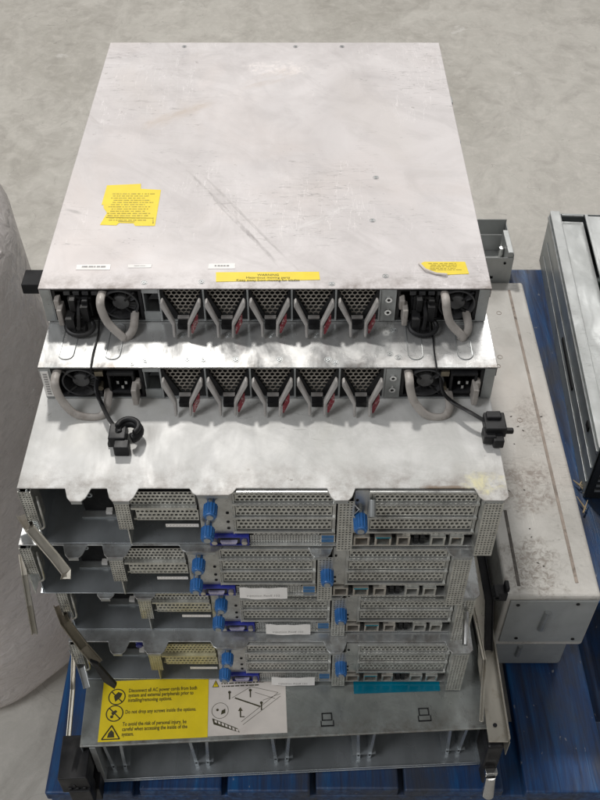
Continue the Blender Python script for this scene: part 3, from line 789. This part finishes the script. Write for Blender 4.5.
# ------------------------------------------------------------------ wide open chassis at the bottom
def base_chassis():
    w = .232; H = .104
    root = empty('wide_chassis', (-.014, .4625, .1475), R(2.7)); tag(root, 'wide open-fronted metal chassis at the bottom of the stack, on the pallet', 'chassis')
    m = MB()
    m.box(-w, w, 0, .60, 0, .0015); m.box(-w, -w+.0015, .0, .60, .0016, H-.0017); m.box(w-.0015, w, .0, .60, .0016, H-.0017); m.box(-w+.0016, w-.0016, .30, .302, .0016, H-.0017)
    m.box(-w+.0016, w-.0016, .0005, .0018, .0016, .006)
    m.build('chassis', 'steel_inner', root, .0004)
    m = MB(); m.box(-w, w, -.001, .60, H-.0015, H); m.box(-w, w, -.001, .0003, H-.0035, H-.0016)
    lid = m.build('lid', 'chassis_lid', root, .0006)
    for x in (-.202, -.103, -.008, .092, .200):
        m = MB()
        for s in (-1, 1):
            m.prism([(x+s*.004,.002),(x+s*.0052,.002),(x+s*.0115,H-.004),(x+s*.0102,H-.004)], .015, .14)
            m.prism([(x+s*.0045,.002),(x+s*.0085,.002),(x+s*.0125,H-.004),(x+s*.0095,H-.004)], .0135, .0148)
        m.prism([(x-.014,.040),(x-.014,.012),(x+.014,.012),(x+.014,.040)], .0165, .0167, 'z')
        dv = m.build('divider', 'steel_inner', root)
        m = MB()
        for s in (-1, 1):
            for z in (.012, .085): m.cyl((x+s*(.0062+z*.05),.0134,z),(x+s*(.0062+z*.05),.0129,z), .0014, n=10)
        m.build('divider_hole', 'black_matte', dv)
    # instruction labels on the lid; photo pixel -> lid point
    mw = Matrix.Translation(Vector((-.014,.4625,.1475))) @ Matrix.Rotation(R(2.7), 4, 'Z'); inv = mw.inverted()
    def q(px, py):
        v = inv @ P(px, py, z=.1475+H); return (v.x, v.y)
    zl = H+.0001
    a = q(97.5,744); b = q(207.5,739.5)
    x0, x1, y0 = a[0], b[0], .003; y1 = .076
    m = MB(); m.box(x0, x1, y0, y1, zl, zl+.0003); yl = m.build('safety_label', 'yellow', lid); yl['label'] = 'yellow safety label with three pictograms'
    xs = x0+.030
    text('Disconnect all AC power cords from both\nsystem and external peripherals prior to\ninstalling/removing options.', .0046, (xs, y1-.0150, zl+.0005), 'ink', yl, bold=.00008, spacing=.92, tall=1.4)
    text('Do not drop any screws inside the options.', .0046, (xs-.002, y1-.0410, zl+.0005), 'ink', yl, bold=.00008, tall=1.4)
    text('To avoid the risk of personal injury, be\ncareful when accessing the inside of the\nsystem.', .0046, (xs-.004, y1-.0555, zl+.0005), 'ink', yl, bold=.00008, spacing=.92, tall=1.4)
    m = MB()
    for k, yy in enumerate((y1-.020, y1-.040)):
        cx = x0+.017-.001*k
        m.ring((cx, yy), .0088, .0100, zl+.0004, zl+.0006, 26, 'z')
        m.prism([(cx-.0070,yy+.0062),(cx-.0060,yy+.0070),(cx+.0070,yy-.0062),(cx+.0060,yy-.0070)], zl+.0004, zl+.0006, 'z')
        if k == 0:
            m.prism([(cx-.0015,yy-.006),(cx+.004,yy-.001),(cx+.006,yy+.004),(cx+.001,yy+.006),(cx-.0035,yy+.001)], zl+.0004, zl+.00055, 'z')
        else:
            m.prism([(cx-.004,yy+.001),(cx+.001,yy+.004),(cx+.003,yy+.002),(cx-.002,yy-.003)], zl+.0004, zl+.00055, 'z')
            m.cyl((cx-.003,yy-.004,zl+.0004),(cx-.003,yy-.004,zl+.00055), .0018, n=10)
    tx, ty = x0+.014, y1-.0645
    for k in range(3):
        A = [(tx-.010,ty-.006),(tx+.010,ty-.006),(tx,ty+.010)]; i, j = A[k], A[(k+1) % 3]
        m.tube([(*i, zl+.0006), (*j, zl+.0006)], .0007, 6)
    m.prism([(tx-.004,ty-.004),(tx+.004,ty-.004),(tx+.003,ty+.002),(tx,ty+.005),(tx-.003,ty+.001)], zl+.0004, zl+.00055, 'z')
    m.build('pictogram', 'ink', yl)
    wx0 = x1+.0003; wx1 = q(287.5,736.5)[0]
    m = MB(); m.box(wx0, wx1, y0+.001, y1+.001, zl, zl+.0003); wl = m.build('diagram_label', 'cream_label', lid); wl['label'] = 'off-white label with a line drawing of lifting the cover'
    W = wx1-wx0
    def u(a, b): return (wx0+a*W, y0+b*(y1-y0), zl+.0006)
    m = MB()
    A = [u(.05,.82), u(.13,.82), u(.09,.93)]
    m2 = MB(); m2.prism([(p[0],p[1]) for p in A], zl+.0004, zl+.0005, 'z'); m2.build('warning_triangle', 'yellow', wl)
    for k in range(3): m.tube([A[k], A[(k+1) % 3]], .0003, 5)
    m.tube([u(.09,.85),u(.09,.895)], .0004, 5)
    m2 = MB(); a0 = u(.16,.80); a1 = u(.74,.95); scribble(m2, a0[0], a1[0], a0[1], a1[1], 3, zl+.0005, .85, .4); m2.build('print', 'ink', wl)
    m.tube([u(.34,.62), u(.66,.46)], .0008, 5)                                  # bold bar of the drawing
    for s in ([(.42,.22),(.90,.68)], [(.90,.68),(.55,.80)], [(.55,.80),(.30,.62)]): m.tube([u(*s[0]), u(*s[1])], .0002, 4)
    for s in ([(.44,.17),(.93,.62)], [(.60,.70),(.86,.58)], [(.70,.56),(.93,.66)]): m.tube([u(*s[0]), u(*s[1])], .0002, 4)
    for p0 in ((.27,.60),(.54,.62),(.68,.40)):
        m.tube([u(*p0), u(p0[0],p0[1]+.10)], .0007, 5); c = u(p0[0],p0[1]+.12); m.cyl(c, (c[0],c[1],c[2]+.0002), .0017, n=10)
    m.tube([u(.46,.30),u(.41,.30),u(.41,.40)], .0007, 5); m.prism([u(.38,.40)[:2],u(.44,.40)[:2],u(.41,.46)[:2]], zl+.0005, zl+.0008, 'z')
    cc = u(.15,.42); m.ring((cc[0],cc[1]), .0092, .0096, zl+.0004, zl+.0006, 26, 'z'); m.cyl((cc[0]-.003,cc[1]+.001,zl+.0004),(cc[0]-.003,cc[1]+.001,zl+.0007), .0015, n=10)
    m.prism([(cc[0]+.001,cc[1]-.005),(cc[0]+.006,cc[1]-.003),(cc[0]+.006,cc[1]+.002),(cc[0]+.002,cc[1])], zl+.0004, zl+.0006, 'z')
    e = [u(.05,.30), u(.37,.12), u(.40,.05), u(.07,.20)]; m.prism([p[:2] for p in e], zl+.0004, zl+.0006, 'z')
    m.build('diagram', 'ink', wl)
    m2 = MB()
    for i in range(7):
        a = .08+i*.045; e = [u(a,.27-i*.026), u(a+.03,.255-i*.026), u(a+.035,.215-i*.026), u(a+.006,.23-i*.026)]
        m2.prism([p[:2] for p in e], zl+.0007, zl+.0008, 'z')
    m2.build('diagram_fill', 'cream_label', wl)
    # teal film strip, lift tabs
    a = q(354,694); b = q(440,691)
    m = MB(); m.prism([(a[0],a[1]),(b[0],b[1]),(b[0]+.002,b[1]+.030),(a[0]+.001,a[1]+.033)], zl, zl+.0004, 'z'); m.build('teal_film', 'teal_film', lid)
    for px, py in ((327,719),(424,714)):
        m = MB(); c = q(px,py)
        for a0, a1, b0, b1 in ((-.006,.006,.006,.0072),(-.006,.006,-.002,-.001),(-.006,-.0048,-.001,.006),(.0048,.006,-.001,.006),(-.0075,.0075,-.009,-.0075),(-.0075,-.0065,-.0075,-.002),(.0065,.0075,-.0075,-.002)):
            m.box(c[0]+a0, c[0]+a1, c[1]+b0, c[1]+b1, zl, zl+.0006)
        m.build('lift_tab', 'black_matte', lid)
    # black latch ears at the two front corners
    m = MB(); x = -w
    m.box(x-.024, x+.008, -.030, .020, .050, .088); m.box(x-.016, x+.008, -.034, -.012, .018, .060); m.box(x-.004,x+.012,-.020,.01,-.002,.03)
    m.box(x-.010, x-.007, -.0312, -.029, .065, .070)
    for i in range(3): m.box(x-.016+i*.008, x-.012+i*.008, -.0315, -.0295, .058, .064)
    e = m.build('latch_ear', 'black', root, .003)
    m = MB()
    for z in (.030, .046, .066): m.box(x+.0085, x+.010, .006, .020, z, z+.007)
    m.box(x+.009,x+.016,.0,.03,.008,.096); m.build('ear_plate', 'steel', e, .0005)
    m = MB(); x = w; m.box(x-.006, x+.013, -.018, .018, .030, .090); m.box(x-.004, x+.010, -.026, -.006, .006, .040)
    e = m.build('latch_ear', 'black', root, .003)
    m = MB(); m.cyl((x+.003,-.028,.034),(x+.004,-.034,-.004), .0062, .0075, n=16); m.box(x-.004,x+.010,-.029,-.022,.036,.044); m.build('latch_lever', 'chrome', e, .0008)
base_chassis()

# ------------------------------------------------------------------ rails and arms sticking out of the stack
def strip(name, pts, w, th, mat, label, cat='rail', group=None, lip=True, up=(0,0,1), tipmat=None):
    """folded sheet-metal strip: U-shaped section swept along a path"""
    root = MB(); pts = [Vector(p) for p in pts]
    prof = [(-w/2,0),(-w/2,th*3),(-w/2+th,th*3),(-w/2+th,th),(w/2-th,th),(w/2-th,th*3),(w/2,th*3),(w/2,0)]
    n = len(prof); vs = []
    for i, p in enumerate(pts):
        a = pts[max(0,i-1)]; b = pts[min(len(pts)-1,i+1)]; d = (b-a).normalized(); s = d.cross(Vector(up)).normalized(); u = s.cross(d)
        vs += [p + s*x + u*y for x, y in prof]
    fs = [tuple(range(n))[::-1], tuple((len(pts)-1)*n+k for k in range(n))]
    for i in range(len(pts)-1): fs += [(i*n+k, i*n+(k+1) % n, (i+1)*n+(k+1) % n, (i+1)*n+k) for k in range(n)]
    o = root.add(vs, fs).build(name, mat, None, .0003)
    tag(o, label, cat, group)
    return o
G = 'mounting rails sticking out of the stack'
strip('mounting_rail', [P(22,516,Y=.560), P(30,529,Y=.530), P(54,557,Y=.510), P(66,572,Y=.500), P(66,579,Y=.495)], .010, .0010, 'rail_steel', 'pale steel rail end slanting out beside the top thick server', 'rail', G)
strip('mounting_rail', [P(22,555,Y=.55), P(25,575,Y=.53), P(30,605,Y=.51), P(35,633,Y=.495)], .0060, .0012, 'rail_steel', 'thin pale rail end hanging down against the wrapped drum', 'rail', G)
strip('mounting_rail', [P(59,606,Y=.56), P(66,624,Y=.53), P(84,648,Y=.50), P(98,664,Y=.49)], .011, .0012, 'bronze', 'dark folded rail end with a black tip above the yellow label', 'rail', G)
m = MB(); m.prism([(p.x, p.z) for p in (P(90,659,Y=.487),P(98,662,Y=.487),P(117,683,Y=.487),P(115,687,Y=.487),P(104,680,Y=.487))], .484, .488)
o = m.build('rail_tip', 'black', None, .0008)
o.parent = bpy.data.objects['mounting_rail.002']
strip('mounting_rail', [P(74,650,Y=.55), P(73,690,Y=.50), P(69,736,Y=.455)], .0050, .0012, 'rail_steel', 'narrow upright rail end at the left edge of the wide bottom chassis', 'rail', G)
strip('mounting_rail', [P(72,650,Y=.56), P(82,668,Y=.53), P(87,688,Y=.51)], .0080, .0010, 'steel', 'short grey bracket end left of the lowest thick server', 'rail', G)
# right-hand side
root = empty('mounting_rail', (.219, .448, .150)); tag(root, 'broad bright steel rail with a round hole, standing right of the chassis', 'rail', G)
m = MB()
a = [(-.0115,0),(.0105,0),(.0115,.075),(.006,.42),(-.005,.42),(-.0075,.12),(-.0115,.095)]
m.prism([(x, y) for x, y in a], .118, .1198, 'z'); m.box(.0098,.0118,.001,.40,.1199,.126); m.box(.0117,.0126,0,.42,.085,.1175)
m.box(-.0055,-.0042,.12,.42,.09,.1175)
m.build('channel', 'rail_steel', root, .0004)
m = MB(); m.cyl((-.002,.019,.1199),(-.002,.019,.1204), .0024, n=14); m.build('hole','black_matte',root)
strip('mounting_rail', [P(479,545,Y=.66), P(489,600,Y=.60), P(488,650,Y=.56)], .010, .0014, 'black', 'black slide rail between the servers and the pale box', 'rail', G)
strip('mounting_rail', [P(463,555,Y=.60), P(466,600,Y=.545), P(465,644,Y=.50)], .0052, .0012, 'rail_steel', 'thin tan rod ending in a bright tip over the right brackets', 'rail', G)
m = MB(); m.tube([P(466,612,Y=.530), P(465,645,Y=.496)], .0032, 10); o = m.build('bright_tip','chrome', bpy.data.objects['mounting_rail.007'] if 'mounting_rail.007' in bpy.data.objects else None)
strip('mounting_rail', [P(471,600,Y=.60), P(484,660,Y=.54), P(481,722,Y=.47)], .0045, .0012, 'rail_steel', 'slender pale rail leaning along the inner side of the broad rail', 'rail', G)
m = MB(); c = P(499,592,Y=.575)
m.box(c.x-.006,c.x+.009,c.y-.006,c.y+.008,c.z-.010,c.z+.004); m.box(c.x+.006,c.x+.011,c.y-.002,c.y+.010,c.z+.002,c.z+.009); m.ring((c.x-.004,c.z+.002),.002,.0045,c.y-.010,c.y-.0055,14)
tag(m.build('cable_clip','black',None,.0015), 'small black plastic clip between the broad rail and the pale box', 'clip')

# ------------------------------------------------------------------ pale box with a smaller one beneath
root = empty('metal_box', (.296, .597, .2135)); tag(root, 'long dirty off-white metal box with two grooves along its top', 'box')
m = MB(); m.box(-.056, .056, 0, .575, 0, .1115); bx = m.build('body', 'box_white', root, .004, seg=3)
def groove(px0, py0, px1, py1, w, mat, nm):
    a = P(px0,py0,z=.3252) - Vector((.296,.597,.2135)); b = P(px1,py1,z=.3252) - Vector((.296,.597,.2135))
    m = MB(); m.prism([(a.x-w/2,a.y),(a.x+w/2,a.y),(b.x+w/2,b.y),(b.x-w/2,b.y)], .1113, .1120, 'z'); return m.build(nm, mat, root, .0003)
groove(505,510,519,586,.0038,'groove_dark','groove'); groove(509,290,577,583,.0040,'groove_rust','groove')
m = MB(); m.box(-.050,.053,-.0022,-.0002,.012,.106)
fp = m.build('end_plate', 'box_front', root, .0012)
m = MB(); m.cyl((-.003,-.004,.085),(-.005,-.004,.045),.0032,n=12); m.build('pressed_rib','steel',fp)
m = MB()
for x, z in ((-.040,.098),(.030,.100),(.040,.020),(-.03,.022)): m.cyl((x,-.0022,z),(x,-.0032,z),.0022,n=10)
m.build('rivet','black_matte',fp)
for i in range(14):
    x = random.gauss(-.005,.022); y = random.uniform(.0,.32); a = random.uniform(-1,1)
    x = max(-.045,min(.045,x)); l = random.uniform(.0008,.0020)
    m = MB(); m.prism([(x-l*math.cos(a)-.0006,y-l*math.sin(a)),(x,y-.0008),(x+l*math.cos(a),y+l*math.sin(a)),(x,y+.0009)], .1114, .1121, 'z'); m.build('dirt_chip','groove_dark',root)
for px, py in ((499,313),(500,357),(498,366),(520,420)):
    a = P(px,py,z=.3252)-Vector((.296,.597,.2135)); m = MB(); m.ring((a.x,a.y),.0032,.0039,.1113,.1119,18,'z'); m.build('stamped_ring','groove_rust',root)
root = empty('metal_box', (.2925, .607, .1455)); tag(root, 'smaller grey box squeezed between the dirty off-white box and the pallet', 'box')
m = MB(); m.box(-.047, .0475, 0, .52, 0, .0675); m.build('body', 'grey_plastic', root, .005, seg=3)
m = MB(); m.cyl((-.012,-.001,.050),(-.013,-.001,.026),.0032,n=12); m.build('pressed_rib','steel',root)

# ------------------------------------------------------------------ grey drive cage at the back right
root = empty('metal_bracket', (.292, 1.175, .1455)); tag(root, 'small open grey metal cage at the far end of the off-white box', 'cage')
m = MB()
m.box(-.040,.040,0,.0015,0,.225); m.box(-.040,.040,.085,.0865,0,.236); m.box(.0385,.040,.0016,.0848,0,.230); m.box(-.040,-.0385,.0016,.0848,0,.235)
m.box(-.0384,.0384,.0016,.0848,.200,.2015); m.box(.030,.0384,.0016,.06,.2016,.234); m.box(-.0384,.028,.05,.0515,.2016,.232)
m.build('folded_sheet','unit_grey',root,.0008)
m = MB(); m.box(-.010,.012,-.0012,-.0002,.185,.189); m.cyl((.027,-.0015,.215),(.027,-.0002,.215),.002,n=10); m.build('slot_mark','black_matte',root)
m = MB(); m.cyl((.026,.03,.2016),(.026,.03,.222),.004,n=12); m.build('pin','chrome',root)

# ------------------------------------------------------------------ grey machine on the right
ang = R(3.4)
root = empty('rack_enclosure', (.4265, .883, .1455), -0 - R(0)); root.rotation_euler = (0,0,-ang*-1*-1)
root.rotation_euler = (0,0,R(-3.4))
tag(root, 'long grey metal enclosure with ribbed side, cut off by the right edge of the photo', 'enclosure')
Lh = .575; Hh = .113
m = MB(); m.box(0,.0016,0,Lh,0,Hh-.001); m.box(.0017,.44,0,Lh,0,.0015); m.box(.4384,.44,0,Lh,.0016,Hh-.001); m.box(.0017,.438,Lh-.0016,Lh,.0016,Hh-.004)
m.build('side_panel','unit_side',root,.0005)
m = MB(); m.box(-.0008,.016,0,Lh,Hh-.0009,Hh+.0012); m.box(.016,.0175,.0,Lh,Hh-.010,Hh+.0010); m.box(.062,.44,.0,Lh-.01,Hh-.0022,Hh-.0006); m.box(.0605,.066,0,Lh-.01,Hh-.0005,Hh+.003)
m.box(.0176,.0604,0,Lh-.012,Hh-.014,Hh-.0125); m.box(.020,.060,Lh-.009,Lh-.006,Hh-.004,Hh-.001)
m.build('top_panel','unit_grey',root,.0006)
m = MB()
for z in (.030,.062): m.box(-.0016,-.0002,.004,Lh-.03,z,z+.0022)
m.box(-.003,-.0002,.0,Lh-.004,.100,.106)
m.build('side_rib','steel',root,.0004)
m = MB(); m.box(.002,.43,-.004,-.0005,.003,.104); fr = m.build('end_panel','unit_dark',root,.001)
m = MB()
for i in range(6): m.box(.012,.06,-.0055,-.0042,.02+i*.012,.024+i*.012)
m.build('vent_slat','steel',fr)
for e in ((.18,.30,.045,.052),(.06,.075,.08,.09)): m = MB(); m.box(-.0019,-.0003,*e); m.build('scuff','black_matte',root)

# ------------------------------------------------------------------ film-wrapped drum
def drum():
    root = empty('wrapped_drum', (-.505, .795, 0)); tag(root, 'large round drum wrapped in crinkled pale stretch film, left of the stack', 'drum')
    m = MB(); n = 128; prof = []
    Hd = .72; R0 = .205
    zs = [i/90 for i in range(91)]
    rnd = random.Random(3)
    ph = [rnd.uniform(0, 6.28) for _ in range(12)]
    vs = []
    for t in zs:
        z = t*Hd
        r = R0*(1+.02*math.sin(t*PI)) 
        if t > .93: r -= .06*((t-.93)/.07)**2.2
        if t < .03: r -= .010*(1-t/.03)
        for i in range(n):
            a = 2*PI*i/n
            d = .0035*math.sin(3*a+ph[0]+t*9)+.0020*math.sin(7*a+ph[1]-t*13)+.0008*math.sin(13*a+ph[2]+t*31)+.0010*math.sin(t*38+2*math.sin(2*a+ph[4]))
            vs.append(((r+d)*math.cos(a), (r+d)*math.sin(a), z))
    fs = [(k*n+i, k*n+(i+1) % n, (k+1)*n+(i+1) % n, (k+1)*n+i) for k in range(90) for i in range(n)] + [tuple(90*n+i for i in range(n))]
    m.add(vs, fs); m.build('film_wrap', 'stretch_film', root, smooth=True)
    m = MB(); m.ring((0,0), .10, .150, Hd, Hd+.012, 48, 'z'); m.build('lid_rim', 'white_label', root, .003)
drum()

# ------------------------------------------------------------------ splinters caught by the box
root = MB(); rnd = random.Random(5)
for i in range(9):
    c = P(577+rnd.uniform(-3,8), 500+rnd.uniform(-16,12), z=.149); a = rnd.uniform(.6,2.4); l = rnd.uniform(.004,.013)
    d = Vector((math.cos(a), math.sin(a), rnd.uniform(-.1,.3)))*l
    root.cyl(c-d*.9+Vector((0,0,.004)), c+d+Vector((0,0,.004)), .0016, .0005, n=5)
tag(root.build('wood_splinters','splinter'), 'pale wood splinters on the blue pallet beside the off-white box', 'splinters')

# ------------------------------------------------------------------ camera, light, world
cam = bpy.data.cameras.new('camera'); co = bpy.data.objects.new('camera', cam); COL.objects.link(co)
co.location = (0, 0, CAM_H); co.rotation_euler = (PI/2 - TH, 0, 0)
cam.sensor_fit = 'VERTICAL'; cam.sensor_height = 32; cam.lens = F/800*32; cam.clip_end = 100; cam.clip_start = .05
scene.camera = co
def area(name, loc, target, size, power, col=(1,1,1), sy=None):
    l = bpy.data.lights.new(name, 'AREA'); l.energy = power; l.color = col; l.shape = 'RECTANGLE'; l.size = size; l.size_y = sy or size
    o = bpy.data.objects.new(name, l); COL.objects.link(o); o.location = loc
    o.rotation_euler = (Vector(target)-Vector(loc)).to_track_quat('-Z', 'Y').to_euler(); return o
area('warehouse_lamp', (-.9, 3.8, 5.2), (0,.9,.4), .4, 190, (1,.97,.93))
area('warehouse_lamp_far', (3.0, 8.0, 6.5), (0,.9,.4), 2.5, 150, (1,.98,.96))
area('added_side_fill', (-2.6, -.9, 3.9), (-.3,.9,.2), 1.6, 92, (.97,.98,1))  # unseen fill light added to brighten the drum and the fronts
area('added_front_fill', (.8, -3.2, 5.2), (0,.9,.3), 1.6, 26, (1,.98,.95))  # added soft fill, out of view, lifting the front faces
w = bpy.data.worlds.new('World'); scene.world = w; w.use_nodes = True
nt = w.node_tree; bg = nt.nodes['Background']
# dim warehouse interior; unseen bright roof bands added to vary the metal reflections
tc = nn(nt, 'ShaderNodeTexCoord'); sx = nn(nt, 'ShaderNodeSeparateXYZ'); nt.links.new(tc.outputs['Generated'], sx.inputs[0])
zc = math_(nt, 'MAXIMUM', sx.outputs['Z'], .05)
u_ = math_(nt, 'DIVIDE', sx.outputs['X'], zc); v2 = math_(nt, 'DIVIDE', sx.outputs['Y'], zc)
row = math_(nt, 'LESS_THAN', math_(nt, 'FRACT', math_(nt, 'ADD', math_(nt, 'MULTIPLY', u_, .9), .35)), .22)
gap = math_(nt, 'LESS_THAN', math_(nt, 'FRACT', math_(nt, 'MULTIPLY', v2, .7)), .75)
up_ = math_(nt, 'GREATER_THAN', sx.outputs['Z'], .22)
on = math_(nt, 'MULTIPLY', math_(nt, 'MULTIPLY', row, gap), up_)
cr = ramp(nt, sx.outputs['Z'], [(.0, (.17,.165,.155)), (.3, (.24,.24,.235)), (1., (.26,.26,.26))])
cr = mixc(nt, on, cr, (1.9,1.9,1.92))
nt.links.new(cr, bg.inputs['Color']); bg.inputs['Strength'].default_value = .50
scene.view_settings.view_transform = 'Standard'; scene.view_settings.look = 'None'
scene.view_settings.exposure = 0; scene.view_settings.gamma = 1
